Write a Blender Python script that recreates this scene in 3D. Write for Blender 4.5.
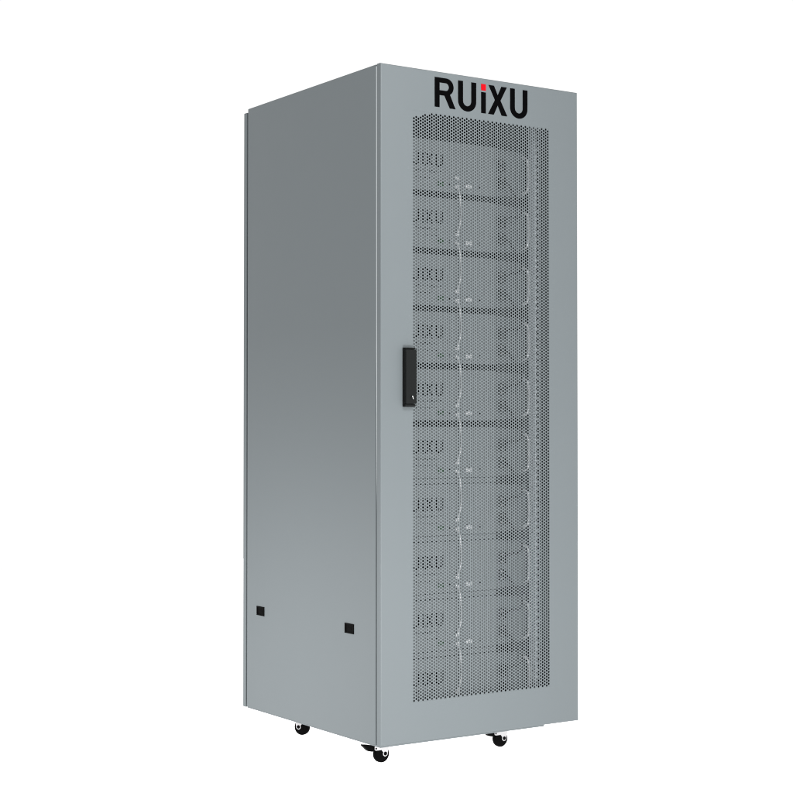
import bpy, bmesh, math, random
from mathutils import Vector, Matrix

for o in list(bpy.data.objects):
    bpy.data.objects.remove(o, do_unlink=True)
SC = bpy.context.scene
COL = SC.collection
ZB = 0.075                       # height of the cabinet's underside above the floor

# ------------------------------------------------------------------ camera
cam_d = bpy.data.cameras.new("camera")
cam = bpy.data.objects.new("camera", cam_d)
COL.objects.link(cam)
cam_d.sensor_width = 36.0
cam_d.lens = 72.131
cam_d.clip_start = 0.05
cam_d.clip_end = 200.0
YAW, PITCH = 0.589743302, 0.0205589528
fw = Vector((math.sin(YAW) * math.cos(PITCH), math.cos(YAW) * math.cos(PITCH), math.sin(PITCH)))
rt = Vector((math.cos(YAW), -math.sin(YAW), 0))
up = rt.cross(fw)
mw = Matrix((rt, up, -fw)).transposed().to_4x4()
mw.translation = Vector((-2.54421645, -3.88523859, 0.9239097 + ZB))
cam.matrix_world = mw
SC.camera = cam

# ------------------------------------------------------------------ world, lamps, exposure
world = bpy.data.worlds.new("World")
SC.world = world
world.use_nodes = True
bg = world.node_tree.nodes["Background"]
bg.inputs["Color"].default_value = (1, 1, 1, 1)
bg.inputs["Strength"].default_value = 1.02
SC.view_settings.view_transform = 'Standard'
SC.view_settings.look = 'None'
SC.view_settings.exposure = 0.0
SC.view_settings.gamma = 1.0
SC.cycles.use_denoising = True
SC.cycles.max_bounces = 8
SC.cycles.filter_width = 1.1
SC.cycles.blur_glossy = 0.5


def area_lamp(name, loc, target, sx, sy, watts, col=(1, 1, 1)):
    d = bpy.data.lights.new(name, 'AREA')
    d.shape = 'RECTANGLE'
    d.size, d.size_y, d.energy, d.color = sx, sy, watts, col
    o = bpy.data.objects.new(name, d)
    COL.objects.link(o)
    o.location = loc
    v = Vector(target) - Vector(loc)
    o.rotation_euler = v.to_track_quat('-Z', 'Y').to_euler()
    return o


area_lamp("upper_softbox", (0.07, -1.7, 2.40), (-0.70, 0, 1.75), 0.24, 0.7, 35)
area_lamp("lower_softbox", (0.07, -1.7, 0.24), (-0.15, 0, 0.20), 0.24, 0.40, 33)
area_lamp("side_softbox", (-1.15, 0.45, 0.55), (-0.15, 0.45, -0.95), 0.8, 0.4, 18.5)
area_lamp("underfloor_fill_lamp", (0, 0, -0.5), (0, 0, 1), 18, 18, 1380)   # added under the translucent floor to wash out ground shadows

# ------------------------------------------------------------------ materials


def mat(name, color, rough=0.5, metal=0.0, spec=0.5, noise=0.0, nscale=40.0, bump=0.0, bscale=900.0):
    m = bpy.data.materials.new(name)
    m.use_nodes = True
    nt = m.node_tree
    b = nt.nodes["Principled BSDF"]
    b.inputs["Base Color"].default_value = (*color, 1)
    b.inputs["Roughness"].default_value = rough
    b.inputs["Metallic"].default_value = metal
    b.inputs["Specular IOR Level"].default_value = spec
    tc = nt.nodes.new("ShaderNodeTexCoord")
    if noise:
        n = nt.nodes.new("ShaderNodeTexNoise")
        n.inputs["Scale"].default_value = nscale
        n.inputs["Detail"].default_value = 5
        nt.links.new(tc.outputs["Object"], n.inputs["Vector"])
        r = nt.nodes.new("ShaderNodeMapRange")
        r.inputs["To Min"].default_value = max(0.02, rough - noise)
        r.inputs["To Max"].default_value = rough + noise
        nt.links.new(n.outputs["Fac"], r.inputs["Value"])
        nt.links.new(r.outputs["Result"], b.inputs["Roughness"])
        mx = nt.nodes.new("ShaderNodeMix")
        mx.data_type = 'RGBA'
        mx.inputs[6].default_value = (*[c * (1 - noise * 0.25) for c in color], 1)
        mx.inputs[7].default_value = (*[min(1, c * (1 + noise * 0.25)) for c in color], 1)
        nt.links.new(n.outputs["Fac"], mx.inputs[0])
        nt.links.new(mx.outputs[2], b.inputs["Base Color"])
    if bump:
        n2 = nt.nodes.new("ShaderNodeTexNoise")
        n2.inputs["Scale"].default_value = bscale
        nt.links.new(tc.outputs["Object"], n2.inputs["Vector"])
        bp = nt.nodes.new("ShaderNodeBump")
        bp.inputs["Strength"].default_value = bump
        bp.inputs["Distance"].default_value = 0.0005
        nt.links.new(n2.outputs["Fac"], bp.inputs["Height"])
        nt.links.new(bp.outputs["Normal"], b.inputs["Normal"])
    return m


GREY = (0.1110, 0.1265, 0.1330)
M_PAINT = mat("grey_powder_coat", GREY, 0.5, spec=0.25, noise=0.06, nscale=6, bump=0.12, bscale=700)
M_MODULE = mat("grey_module_paint", (0.152, 0.168, 0.175), 0.5, spec=0.2, noise=0.06, nscale=12, bump=0.1, bscale=700)
M_CASE = mat("dark_module_case", (0.010, 0.0105, 0.011), 0.6, spec=0.08, noise=0.05)
M_RAIL = mat("zinc_rail", (0.66, 0.72, 0.76), 0.45, metal=0.0, noise=0.06)
M_BLACK = mat("black_plastic", (0.008, 0.0088, 0.0088), 0.5, spec=0.06, noise=0.06, nscale=60)
M_INK = mat("black_ink", (0.0012, 0.0012, 0.0014), 0.6, spec=0.01, noise=0.04)
M_RED = mat("red_ink", (0.40, 0.003, 0.007), 0.6, spec=0.03, noise=0.04)
M_RUBBER = mat("black_rubber", (0.0016, 0.0016, 0.0016), 0.65, spec=0.025, noise=0.08, nscale=90)
M_CHROME = mat("zinc_plated_steel", (0.42, 0.415, 0.42), 0.4, metal=0.6, noise=0.06)
M_STEEL = mat("satin_steel", (0.85, 0.86, 0.87), 0.35, metal=0.2, noise=0.05)
M_WHITE = mat("white_cable_sheath", (0.66, 0.67, 0.68), 0.4, noise=0.05)
M_CABLE = mat("black_cable_sheath", (0.008, 0.008, 0.009), 0.5, spec=0.15, noise=0.05)
M_EAR = mat("grey_ear_paint", (0.095, 0.106, 0.112), 0.5, spec=0.2, noise=0.06, nscale=12)
M_RAIL_PLATE = mat("grey_plate_paint", (0.13, 0.15, 0.158), 0.5, spec=0.2, noise=0.06, nscale=12)
M_EDGE_HIGHLIGHT = mat("pale_edge_highlight", (0.46, 0.49, 0.50), 0.6, spec=0.2, noise=0.04)  # pale colour for the added strip that imitates an edge highlight
M_GREEN = mat("green_connector", (0.006, 0.05, 0.012), 0.45, noise=0.05)

M_FLOOR = bpy.data.materials.new("white_translucent_floor")  # made translucent so the added lamp below whitens the floor
M_FLOOR.use_nodes = True
nt = M_FLOOR.node_tree
nt.nodes.clear()
out = nt.nodes.new("ShaderNodeOutputMaterial")
mixs = nt.nodes.new("ShaderNodeMixShader")
dif = nt.nodes.new("ShaderNodeBsdfDiffuse")
trl = nt.nodes.new("ShaderNodeBsdfTranslucent")
dif.inputs["Color"].default_value = (0.9, 0.9, 0.9, 1)
trl.inputs["Color"].default_value = (0.92, 0.92, 0.92, 1)
mixs.inputs[0].default_value = 0.9
nt.links.new(dif.outputs[0], mixs.inputs[1])
nt.links.new(trl.outputs[0], mixs.inputs[2])
nt.links.new(mixs.outputs[0], out.inputs["Surface"])

# ------------------------------------------------------------------ mesh helpers


class MB:
    """collects verts / faces of ONE mesh object"""

    def __init__(self):
        self.v, self.f, self.mi, self.sm = [], [], [], []

    def add(self, vs, fs, mi=0, smooth=False):
        b = len(self.v)
        self.v += [tuple(p) for p in vs]
        for f in fs:
            self.f.append([i + b for i in f])
            self.mi.append(mi)
            self.sm.append(smooth)

    def box(self, x0, x1, y0, y1, z0, z1, bev=0.0, seg=2, mi=0):
        bm = bmesh.new()
        bmesh.ops.create_cube(bm, size=1)
        for v in bm.verts:
            v.co = Vector(((x0 + x1) / 2 + v.co.x * (x1 - x0), (y0 + y1) / 2 + v.co.y * (y1 - y0),
                           (z0 + z1) / 2 + v.co.z * (z1 - z0)))
        if bev:
            bmesh.ops.bevel(bm, geom=list(bm.edges), offset=bev, segments=seg, profile=0.5, affect='EDGES')
        bm.verts.index_update()
        self.add([v.co[:] for v in bm.verts], [[v.index for v in f.verts] for f in bm.faces], mi)
        bm.free()

    def cyl(self, c, axis, r, h, n=32, mi=0, prof=None):
        """lathe about axis through c; prof = list of (t along axis, radius)"""
        a = Vector(axis).normalized()
        u = a.orthogonal().normalized()
        w = a.cross(u)
        prof = prof or [(-h / 2, r), (h / 2, r)]
        vs, fs = [], []
        for t, rr in prof:
            for k in range(n):
                an = 2 * math.pi * k / n
                vs.append(Vector(c) + a * t + (u * math.cos(an) + w * math.sin(an)) * rr)
        for i in range(len(prof) - 1):
            for k in range(n):
                k2 = (k + 1) % n
                fs.append([i * n + k, i * n + k2, (i + 1) * n + k2, (i + 1) * n + k])
        self.add(vs, fs, mi, True)
        L = (len(prof) - 1) * n
        self.add(vs[:n], [list(range(n))[::-1]], mi)
        self.add(vs[L:L + n], [list(range(n))], mi)

    def tube(self, pts, r, n=10, mi=0, sub=8):
        P = [Vector(p) for p in pts]
        path = []
        for i in range(len(P) - 1):
            p0, p1, p2, p3 = P[max(i - 1, 0)], P[i], P[i + 1], P[min(i + 2, len(P) - 1)]
            for s in range(sub):
                t = s / sub
                path.append(0.5 * ((2 * p1) + (p2 - p0) * t + (2 * p0 - 5 * p1 + 4 * p2 - p3) * t * t
                                   + (3 * p1 - p0 - 3 * p2 + p3) * t ** 3))
        path.append(P[-1])
        vs, fs = [], []
        ref = None
        for i, p in enumerate(path):
            d = (path[min(i + 1, len(path) - 1)] - path[max(i - 1, 0)]).normalized()
            if ref is None:
                ref = d.orthogonal().normalized()
            ref = (ref - d * ref.dot(d)).normalized()
            w = d.cross(ref)
            for k in range(n):
                an = 2 * math.pi * k / n
                vs.append(p + (ref * math.cos(an) + w * math.sin(an)) * r)
        for i in range(len(path) - 1):
            for k in range(n):
                k2 = (k + 1) % n
                fs.append([i * n + k, i * n + k2, (i + 1) * n + k2, (i + 1) * n + k])
        fs.append(list(range(n))[::-1])
        fs.append(list(range((len(path) - 1) * n, len(path) * n)))
        self.add(vs, fs, mi, True)

    def prism(self, poly, y0, y1, mi=0):
        """poly = (x, z) outline swept from y0 to y1"""
        n = len(poly)
        vs = [(x, y0, z) for x, z in poly] + [(x, y1, z) for x, z in poly]
        fs = [list(range(n)), list(range(2 * n - 1, n - 1, -1))]
        fs += [[i, i + n, (i + 1) % n + n, (i + 1) % n] for i in range(n)]
        self.add(vs, fs, mi)

    def build(self, name, mats, parent=None, dz=0.0):
        me = bpy.data.meshes.new(name)
        me.from_pydata([(x, y, z + dz) for x, y, z in self.v], [], self.f)
        for m in (mats if isinstance(mats, (list, tuple)) else [mats]):
            me.materials.append(m)
        me.polygons.foreach_set("material_index", self.mi)
        me.polygons.foreach_set("use_smooth", self.sm)
        bm = bmesh.new()
        bm.from_mesh(me)
        bmesh.ops.remove_doubles(bm, verts=bm.verts, dist=1e-6)
        bmesh.ops.recalc_face_normals(bm, faces=bm.faces)
        bm.to_mesh(me)
        bm.free()
        return link(name, me, parent)


def link(name, me, parent=None):
    o = bpy.data.objects.new(name, me)
    COL.objects.link(o)
    if parent:
        o.parent = parent
    return o


def thing(name, label, cat, loc=(0, 0, 0), group=None):
    o = bpy.data.objects.new(name, None)
    COL.objects.link(o)
    o.empty_display_size = 0.05
    o.location = loc
    tag(o, label, cat, group)
    return o


def tag(o, label, cat, group=None):
    o["label"], o["category"] = label, cat
    if group:
        o["group"] = group


def copy_tree(o, parent=None):
    c = o.copy()
    COL.objects.link(c)
    if parent:
        c.parent = parent
    for ch in list(o.children):
        copy_tree(ch, c)
    return c


def rings(mb, loops, closed=True, mi=0):
    """bridge rectangular loops given as (x0,x1,z0,z1,y)"""
    vs = []
    for x0, x1, z0, z1, y in loops:
        vs += [(x0, y, z0), (x1, y, z0), (x1, y, z1), (x0, y, z1)]
    fs = []
    n = len(loops)
    for i in range(n if closed else n - 1):
        j = (i + 1) % n
        for k in range(4):
            k2 = (k + 1) % 4
            fs.append([i * 4 + k, i * 4 + k2, j * 4 + k2, j * 4 + k])
    mb.add(vs, fs, mi)


def arc(cx, cz, rx, rz, a0, a1, n=14):
    return [(cx + rx * math.cos(math.radians(a0 + (a1 - a0) * i / n)),
             cz + rz * math.sin(math.radians(a0 + (a1 - a0) * i / n))) for i in range(n + 1)]


def outline_mesh(outlines, scale, x0, z0, y, depth):
    """filled letter outlines (with counters) as a thin solid, unit cap height"""
    cu = bpy.data.curves.new("outline", 'CURVE')
    cu.dimensions = '2D'
    cu.fill_mode = 'BOTH'
    cu.extrude = depth / 2
    for off, pts in outlines:
        sp = cu.splines.new('POLY')
        sp.points.add(len(pts) - 1)
        for p, (x, z) in zip(sp.points, pts):
            p.co = (x0 + (x + off) * scale, z0 + z * scale, 0, 1)
        sp.use_cyclic_u = True
    ob = bpy.data.objects.new("outline", cu)
    COL.objects.link(ob)
    dg = bpy.context.evaluated_depsgraph_get()
    me = bpy.data.meshes.new_from_object(ob.evaluated_get(dg))
    bpy.data.objects.remove(ob, do_unlink=True)
    vs = [(v.co.x, y - v.co.z, v.co.y) for v in me.vertices]
    fs = [list(p.vertices) for p in me.polygons]
    bpy.data.meshes.remove(me)
    return vs, fs


L_R = [(0, 0), (0, 1), (.48, 1)] + arc(.48, .712, .30, .288, 90, -60) + [(.86, 0), (.625, 0), (.40, .41), (.2, .41), (.2, 0)]
L_Rc = [(.2, .835), (.46, .835)] + arc(.46, .705, .125, .13, 90, -90) + [(.2, .575)]
L_U = [(0, 1), (0, .33)] + arc(.38, .33, .38, .35, 180, 360, 24) + [(.765, 1), (.555, 1), (.555, .34)] + arc(.38, .34, .175, .18, 360, 180, 20) + [(.205, .34), (.205, 1)]
L_i = [(0, 0), (0, .72), (.2, .72), (.2, 0)]
L_dot = [(0, .78), (0, 1.0), (.2, 1.0), (.2, .78)]
L_X = [(0, 0), (.295, .51), (.02, 1), (.255, 1), (.415, .68), (.575, 1), (.81, 1), (.535, .51), (.83, 0), (.585, 0), (.415, .335), (.245, 0)]
LOGO_BLACK = [(0, L_R), (0, L_Rc), (.97, L_U), (1.945, L_i), (2.242, L_X), (3.198, L_U)]
LOGO_RED = [(1.945, L_dot)]


def logo(cap, x0, z0, y, depth):
    mb = MB()
    vs, fs = outline_mesh(LOGO_BLACK, cap, x0, z0, y, depth)
    mb.add(vs, fs, 0)
    vs, fs = outline_mesh(LOGO_RED, cap, x0, z0, y, depth)
    mb.add(vs, fs, 1)
    return mb


def perforated(x0, x1, z0, z1, y0, y1, dx, dz, r, stagger=True, nseg=8, skip=None, rot=0.0, ratio=1.0):
    """a sheet of real holes: one rectangular cell per hole, alternate columns half a pitch lower"""
    mb = MB()
    nx = max(1, round((x1 - x0) / dx))
    dx = (x1 - x0) / nx
    nz = max(1, int((z1 - z0) / dz))
    dz = (z1 - z0) / nz
    for i in range(nx):
        cx0, cx1 = x0 + i * dx, x0 + (i + 1) * dx
        cx = (cx0 + cx1) / 2
        off = dz / 2 if (stagger and i % 2) else 0.0
        n = nz - 1 if off else nz
        if off:
            for a, b in ((z0, z0 + off), (z1 - off, z1)):
                mb.add([(cx0, y0, a), (cx1, y0, a), (cx1, y0, b), (cx0, y0, b)], [[0, 1, 2, 3]])
        for j in range(n):
            a = z0 + off + j * dz
            b = a + dz
            cz = (a + b) / 2
            if skip and skip(cx, cz):
                mb.add([(cx0, y0, a), (cx1, y0, a), (cx1, y0, b), (cx0, y0, b)], [[0, 1, 2, 3]])
                continue
            corner = [(cx1, y0, b), (cx0, y0, b), (cx0, y0, a), (cx1, y0, a)]
            ring, ringb = [], []
            for k in range(nseg):
                an = rot + 2 * math.pi * k / nseg
                px, pz = cx + r * math.cos(an), cz + r * ratio * math.sin(an)
                ring.append((px, y0, pz))
                ringb.append((px, y1, pz))
            vs = corner + ring + ringb
            fs = []
            q = nseg // 4
            # quadrant k between corner k and the ring's points around it
            for c in range(4):
                idx = [4 + (c * q + t) % nseg for t in range(q + 1)]
                nxt = (c + 1) % 4
                # fan from this corner over its quarter of the ring
                for t in range(q):
                    fs.append([c, idx[t + 1], idx[t]])
                fs.append([c, nxt, idx[-1]])
            for k in range(nseg):
                k2 = (k + 1) % nseg
                fs.append([4 + k, 4 + k2, 4 + nseg + k2, 4 + nseg + k])
            mb.add(vs, fs)
    return mb


def raw_build(mb, name, m, parent, dz=0.0):
    me = bpy.data.meshes.new(name)
    me.from_pydata([(x, y, z + dz) for x, y, z in mb.v], [], mb.f)
    me.materials.append(m)
    return link(name, me, parent)


# ------------------------------------------------------------------ setting
fl = MB()
fl.add([(-7, -7, 0), (7, -7, 0), (7, 7, 0), (-7, 7, 0)], [[0, 1, 2, 3]])
floor = fl.build("floor", M_FLOOR)
floor["kind"] = "structure"

# ------------------------------------------------------------------ the cabinet
W, H, D = 0.7515, 2.0, 0.815
PX0, PX1, PZ0, PZ1 = 0.1145, 0.634, 0.117, 1.8725        # perforated field of the door
cab = thing("rack_cabinet", "tall grey steel rack cabinet on castors with a perforated front door", "cabinet")

# front door: a folded sheet frame with rounded outer edges
m = MB()
T = 0.0222
rings(m, [(0.002, W - 0.002, 0.002, H - 0.002, T),
          (0, W, 0, H, T - 0.002),
          (0, W, 0, H, 0.0035),
          (0.0005, W - 0.0005, 0.0005, H - 0.0005, 0.0018),
          (0.0018, W - 0.0018, 0.0018, H - 0.0018, 0.0005),
          (0.0035, W - 0.0035, 0.0035, H - 0.0035, 0.0),
          (PX0, PX1, PZ0, PZ1, 0.0),
          (PX0, PX1, PZ0, PZ1, 0.0016),
          (PX0 - 0.03, PX1 + 0.03, PZ0 - 0.03, PZ1 + 0.03, 0.0016),
          (PX0 - 0.03, PX1 + 0.03, PZ0 - 0.03, PZ1 + 0.03, T)])
door = m.build("door", M_PAINT, cab, ZB)
perf = perforated(PX0, PX1, PZ0, PZ1, 0.0004, 0.0014, 0.00806, 0.00933, 0.0035,
                  skip=lambda x, z: z > 1.850 + (x - PX0) * (1.8725 - 1.850) / 0.071)
raw_build(perf, "perforated_panel", M_PAINT, door, ZB)
logo(0.0895, 0.1934, 1.8925, -0.0005, 0.001).build("lettering", [M_INK, M_RED], door, ZB)

# swing handle
m = MB()
m.box(0.0765, 0.1150, -0.006, -0.0001, 0.9895, 1.1650, 0.002)
m.box(0.0770, 0.1147, -0.020, -0.0062, 0.9985, 1.1590, 0.002, 3)
m.box(0.0775, 0.1140, -0.015, -0.0062, 0.9905, 0.9975, 0.0015)
m.box(0.0775, 0.1140, -0.015, -0.0062, 1.1600, 1.1645, 0.0015)
handle = m.build("handle", M_BLACK, door, ZB)
m = MB()
m.cyl((0.0985, -0.0212, 1.0175), (0, 1, 0), 0.0052, 0.002, 24, prof=[(-.0012, .0042), (-.0006, .0052), (.0014, .0052)])
m.prism([(0.0962, 1.0222), (0.0978, 1.0224), (0.1010, 1.0130), (0.0994, 1.0128)], -0.0236, -0.0224, mi=1)  # pale sliver added in the shape of a glint on the lock
m.build("lock_with_glint", [M_BLACK, M_STEEL], door, ZB)

# side panels
for sgn in (0, 1):
    m = MB()
    xa, xb = (0.0, 0.012) if sgn == 0 else (W - 0.012, W)
    m.box(xa, xb, 0.0262, D, 0.0, H, 0.0022, 2)
    sp = m.build("side_panel", M_PAINT, cab, ZB)
    for yc in (0.1706, 0.7201):
        q = MB()
        s = -1 if sgn == 0 else 1
        x_in = 0.0 if sgn == 0 else W
        a, b, c = x_in, x_in + s * 0.0022, x_in + s * 0.0012
        zc = 0.3255
        hw, hh = 0.0255, 0.0150
        q.box(min(a, b), max(a, b), yc - hw, yc + hw, zc + hh - 0.004, zc + hh, 0.0006)
        q.box(min(a, b), max(a, b), yc - hw, yc + hw, zc - hh, zc - hh + 0.004, 0.0006)
        q.box(min(a, b), max(a, b), yc - hw, yc - hw + 0.006, zc - hh + 0.0041, zc + hh - 0.0041, 0.0006)
        q.box(min(a, b), max(a, b), yc + hw - 0.006, yc + hw, zc - hh + 0.0041, zc + hh - 0.0041, 0.0006)
        d2 = x_in + s * 0.0006
        q.box(min(a, d2), max(a, d2), yc - hw + 0.0061, yc + hw - 0.0061, zc - hh + 0.0041, zc + hh - 0.0041)
        q.box(min(a, c), max(a, c), yc - 0.010, yc + 0.010, zc - 0.004, zc + 0.004, 0.0004)
        q.build("latch", M_RUBBER, sp, ZB)

# added pale strip shaped as the edge highlight, receding downward so it darkens
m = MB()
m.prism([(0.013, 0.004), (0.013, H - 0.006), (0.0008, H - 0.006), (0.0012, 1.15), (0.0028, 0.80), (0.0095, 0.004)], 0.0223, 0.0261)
m.build("edge_highlight_strip", M_EDGE_HIGHLIGHT, cab, ZB)

# roof, base, rear door, posts
m = MB()
m.box(0.0125, W - 0.0125, 0.026, D - 0.002, H - 0.020, H - 0.001, 0.002)
m.build("roof", M_PAINT, cab, ZB)
m = MB()
m.box(0.0125, W - 0.0125, 0.026, D - 0.002, 0.001, 0.020, 0.001)
m.box(0.002, 0.614, 0.004, D - 0.001, -0.0050, 0.0004, 0.001)
m.build("base", M_PAINT, cab, ZB)
m = MB()
m.box(0.0, W, D + 0.0075, D + 0.0275, -0.004, 1.9890, 0.002)
m.build("rear_door", M_PAINT, cab, ZB)
for xa in (0.0125, W - 0.0425):
    for ya in (0.028, D - 0.034):
        m = MB()
        m.box(xa, xa + 0.03, ya, ya + 0.03, 0.0205, H - 0.0205, 0.001)
        m.build("post", M_PAINT, cab, ZB)

# 19-inch mounting rails with square holes
FY = 0.10                                                    # plane of the module faces
for xa in (0.0700, 0.6550):
    m = perforated(xa, xa + 0.027, 0.0205, H - 0.0205, FY, FY + 0.002, 0.027, 0.0222, 0.0105, stagger=False, nseg=4, rot=math.pi / 4)
    m.add([(xa, FY, 0.0205), (xa, FY + 0.03, 0.0205), (xa, FY + 0.03, H - 0.0205), (xa, FY, H - 0.0205)], [[0, 1, 2, 3]])
    raw_build(m, "mounting_rail", M_RAIL, cab, ZB)

for xa, xb in ((0.0125, 0.0640), (0.6885, W - 0.0125)):
    m = MB()
    m.box(xa, xb, FY + 0.020, FY + 0.023, 0.0205, H - 0.0205, 0.0006)
    m.build("rail_bracket", M_RAIL_PLATE, cab, ZB)

# castors


def caster(x, y, rot, brake=True):
    """contact point (x, y); built at the origin with the axle along y, then turned"""
    R_, wd = 0.026, 0.019
    e = MB()
    e.box(-0.026, 0.026, -0.022, 0.022, 0.0655, 0.0684, 0.001)        # top plate
    e.cyl((0.004, 0, 0.0625), (0, 0, 1), 0.017, 0.006, 28, prof=[(-.003, .015), (-.0015, .0172), (.0029, .0172)])
    for s in (-1, 1):
        ya, yb = sorted((s * (wd / 2 + 0.0012), s * (wd / 2 + 0.0032)))
        cheek = [(-0.025, 0.0598), (-0.0305, 0.050), (-0.0305, 0.043), (-0.027, 0.0400), (-0.022, 0.0395), (-0.006, 0.0395), (-0.002, 0.034)] + \
            [(p[0], p[1]) for p in arc(0.0075, 0.0275, 0.0085, 0.0085, 150, 360 + 10, 14)] + [(0.020, 0.045), (0.021, 0.0598)]
        e.prism(cheek, ya, yb)
    e.box(-0.023, 0.020, -(wd / 2 + 0.0010), wd / 2 + 0.0010, 0.0575, 0.0597, 0.0005)
    br = e.build("caster", M_CHROME, cab)
    w_ = MB()
    w_.cyl((0, 0, R_), (0, 1, 0), R_, wd, 48, prof=[(-wd / 2, .012), (-wd / 2, .021), (-wd / 2 + .001, .0235), (-wd / 2 + .004, .0256), (0, R_),
                                                  (wd / 2 - .004, .0256), (wd / 2 - .001, .0235), (wd / 2, .021), (wd / 2, .012)])
    w_.cyl((0.0075, 0, 0.0275), (0, 1, 0), 0.0058, wd + 0.0078, 24)
    w_.build("wheel", M_RUBBER, br)
    if brake:
        k = MB()
        k.prism([(-0.024, 0.0520), (-0.024, 0.0385), (-0.036, 0.0365), (-0.048, 0.0390), (-0.068, 0.0575), (-0.067, 0.0600), (-0.046, 0.0570)], -0.008, 0.008)
        k.build("brake_pedal", M_RUBBER, br)
        s_ = MB()
        s_.cyl((-0.0255, -(wd / 2 + 0.0036), 0.0455), (0, 1, 0), 0.0026, 0.0012, 16)
        s_.build("rivet", M_BLACK, br)
    br.location = (x, y, 0)
    br.rotation_euler = (0, 0, rot)
    return br


caster(0.0794, 0.119, 0.0)
caster(0.5199, 0.108, 0.0)
caster(0.1000, 0.620, math.radians(122), False)
caster(0.5200, 0.620, math.radians(-80), False)

# ------------------------------------------------------------------ battery modules
PITCH_Z = 0.1765
G0 = 1.647                        # gap centre above module 2
GAP = 0.0195
MH = PITCH_Z - GAP                # height of one module
MX0, MX1 = 0.118, 0.618           # ear to ear
ORD = ["topmost", "second", "third", "fourth", "fifth", "sixth", "seventh", "eighth", "ninth", "lowest"]


def module_label(i):
    if i == 0:
        return "topmost grey battery module behind the perforated door, highest of the ten"
    if i == 9:
        return "lowest grey battery module behind the perforated door, just above the cabinet base"
    return ORD[i] + " grey battery module from the top behind the perforated door"


def build_module():
    """local z = 0 is the underside, front face at local y = 0 (world y = FY)"""
    t = thing("battery_module", "", "battery module", (0, FY, 0), "battery modules stacked in the rack cabinet")
    e = MB()
    e.box(0.140, 0.596, 0.004, 0.56, 0.0005, MH - 0.0005, 0.001)
    e.build("case", M_CASE, t)
    e = MB()
    e.box(0.150, 0.5005, -0.0002, 0.0035, 0.0, MH, 0.0012)
    e.build("front_panel", M_MODULE, t)
    logo(0.040, 0.1365, MH - 0.0815, -0.0005, 0.0006).build("lettering", [M_INK, M_INK], t)
    rnd = random.Random(4)
    e = MB()
    for z, n in ((MH - 0.0975, 9), (MH - 0.1010, 7), (MH - 0.1200, 6)):
        x = 0.192
        for _ in range(n):
            w = rnd.uniform(0.004, 0.010)
            e.box(x, x + w, -0.0006, -0.0003, z, z + 0.0024)
            x += w + rnd.uniform(0.003, 0.008)
    e.build("small_print", M_INK, t)
    zc = MH - 0.1337
    e = MB()
    e.box(0.273, 0.296, -0.006, -0.0003, zc - 0.006, zc + 0.006, 0.0008)
    for k in range(4):
        e.box(0.2750 + k * .0052, 0.2782 + k * .0052, -0.0072, -0.0061, zc - 0.003, zc + 0.003)
    e.build("terminal_block", M_GREEN, t)
    for bx in (0.3185, 0.4345):
        e = MB()
        e.cyl((bx, -0.0018, zc), (0, 1, 0), 0.0036, 0.003, 16)
        e.build("button", M_BLACK, t)
    for bx, bz in ((0.3430, zc - 0.004), (0.3428, zc + 0.0225)):
        e = MB()
        e.box(bx - 0.0065, bx + 0.0065, -0.011, -0.0003, bz - 0.0045, bz + 0.0045, 0.0012)
        e.build("cable_socket", M_WHITE, t)
    e = MB()
    e.box(0.3765, 0.3975, -0.010, -0.0003, zc - 0.0065, zc + 0.0055, 0.0012)
    e.box(0.3815, 0.3925, -0.013, -0.0101, zc - 0.0045, zc + 0.0035, 0.0006)
    e.build("signal_plug", M_WHITE, t)
    # recess with the power terminals
    e = MB()
    e.box(0.5010, 0.5340, 0.0005, 0.0036, 0.004, MH - 0.004, 0.0005)
    e.build("terminal_plate", M_EAR, t)
    e = MB()
    for z in (0.045, 0.098):
        e.box(0.5050, 0.5300, -0.014, 0.0004, z - 0.017, z + 0.017, 0.002)
    e.build("terminal_cover", M_BLACK, t)
    for z in (0.034, 0.056, 0.087, 0.109):
        e = MB()
        e.cyl((0.5100, -0.0160, z), (0, 1, 0), 0.0034, 0.003, 12)
        e.build("bolt", M_CHROME, t)
    # mounting ears and bow handles
    e = MB()
    e.box(0.5345, MX1, 0.0, 0.0036, 0.006, MH - 0.006, 0.0008)
    e.build("mounting_ear", M_EAR, t)
    e = MB()
    e.box(MX0, 0.1495, 0.0, 0.0036, 0.006, MH - 0.006, 0.0008)
    e.build("mounting_ear", M_EAR, t)
    for hx in (0.6065, 0.1300):
        e = MB()
        zt, zb = MH - 0.024, 0.018
        e.tube([(hx, -0.0002, zt), (hx, -0.010, zt - 0.0005), (hx, -0.024, zt - 0.007), (hx, -0.030, zt - 0.020), (hx, -0.031, (zt + zb) / 2),
                (hx, -0.030, zb + 0.020), (hx, -0.024, zb + 0.007), (hx, -0.010, zb + 0.0005), (hx, -0.0002, zb)], 0.0031, 10)
        e.build("handle", M_STEEL, t)
    return t


mods = []
proto = build_module()
for i in range(10):
    t = proto if i == 0 else copy_tree(proto)
    top = G0 + PITCH_Z * (1 - i) - GAP / 2
    t.location = (0, FY, top - MH + ZB)
    t["label"] = module_label(i)
    mods.append(t)

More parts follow.
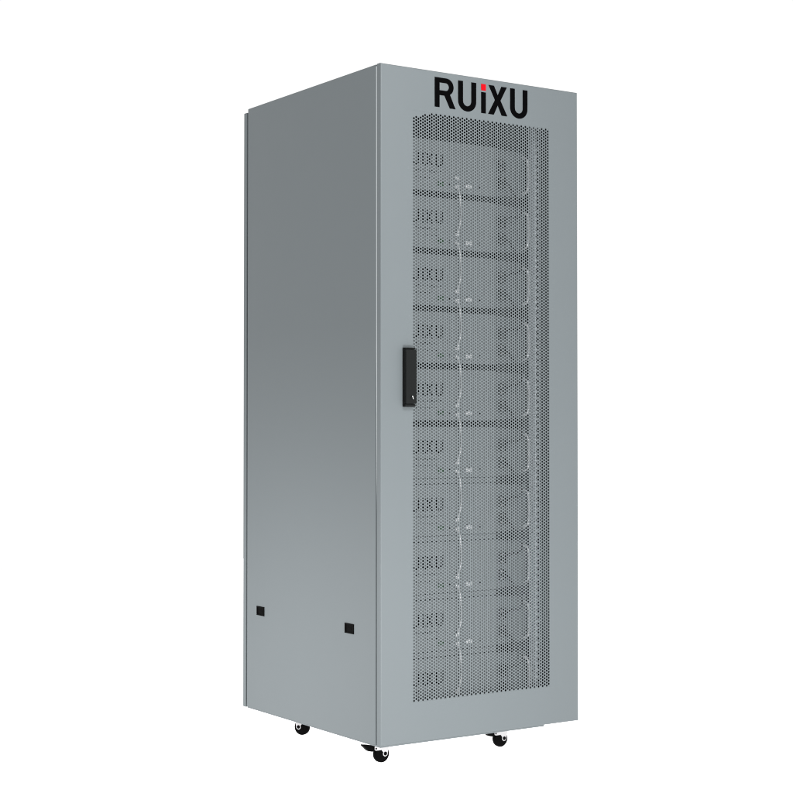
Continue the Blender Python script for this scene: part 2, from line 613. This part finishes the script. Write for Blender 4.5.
ORDN = ["first", "second", "third", "fourth", "fifth", "sixth", "seventh", "eighth", "ninth", "tenth"]

# white signal cables from each module down to the next
zc = MH - 0.1337
c0 = None
for i in range(9):
    if c0 is None:
        e = MB()
        d = PITCH_Z
        y = -0.0135
        e.tube([(0.3430, y + 0.002, zc - 0.003), (0.3440, y - 0.001, zc - 0.012), (0.3485, y - 0.002, zc - 0.036), (0.3522, y - 0.003, zc - 0.075),
                (0.3515, y - 0.003, zc - 0.105), (0.3460, y - 0.001, zc - d + 0.044), (0.3430, y + 0.002, zc - d + 0.0255)], 0.0027, 10)
        c0 = e.build("signal_cable", M_WHITE)
        c = c0
    else:
        c = c0.copy()
        COL.objects.link(c)
    c.location = mods[i].location
    tag(c, "thin white cable linking the %s and %s battery modules from the top" % (ORDN[i], ORDN[i + 1]), "cable",
        "white signal cables between the battery modules")

# black power cables
c0 = None
for i in range(9):
    if c0 is None:
        e = MB()
        d = PITCH_Z
        y = -0.022
        e.tube([(0.523, -0.0135, 0.045), (0.527, y - 0.004, 0.040), (0.548, y - 0.010, 0.008), (0.574, y - 0.012, -0.034),
                (0.566, y - 0.010, -0.062), (0.540, y - 0.004, 0.112 - d), (0.523, -0.0135, 0.098 - d)], 0.0036, 10)
        c0 = e.build("power_cable", M_CABLE)
        c = c0
    else:
        c = c0.copy()
        COL.objects.link(c)
    c.location = mods[i].location
    tag(c, "black power cable looping between the %s and %s battery modules from the top" % (ORDN[i], ORDN[i + 1]), "cable",
        "black power cables between the battery modules")

# added grey strips that make the four lowest gaps look lit
c0 = None
for i in range(5, 9):
    if c0 is None:
        e = MB()
        e.box(0.150, 0.5005, 0.0025, 0.0045, -GAP + 0.0022, -0.0022, 0.0005)
        c0 = e.build("lit_gap_strip", M_MODULE)
        c = c0
    else:
        c = c0.copy()
        COL.objects.link(c)
    c.location = mods[i].location
    tag(c, "thin added grey strip imitating the lit gap between the %s and %s battery modules from the top" % (ORDN[i], ORDN[i + 1]), "filler strip",
        "added grey strips imitating lit gaps between the lower battery modules")
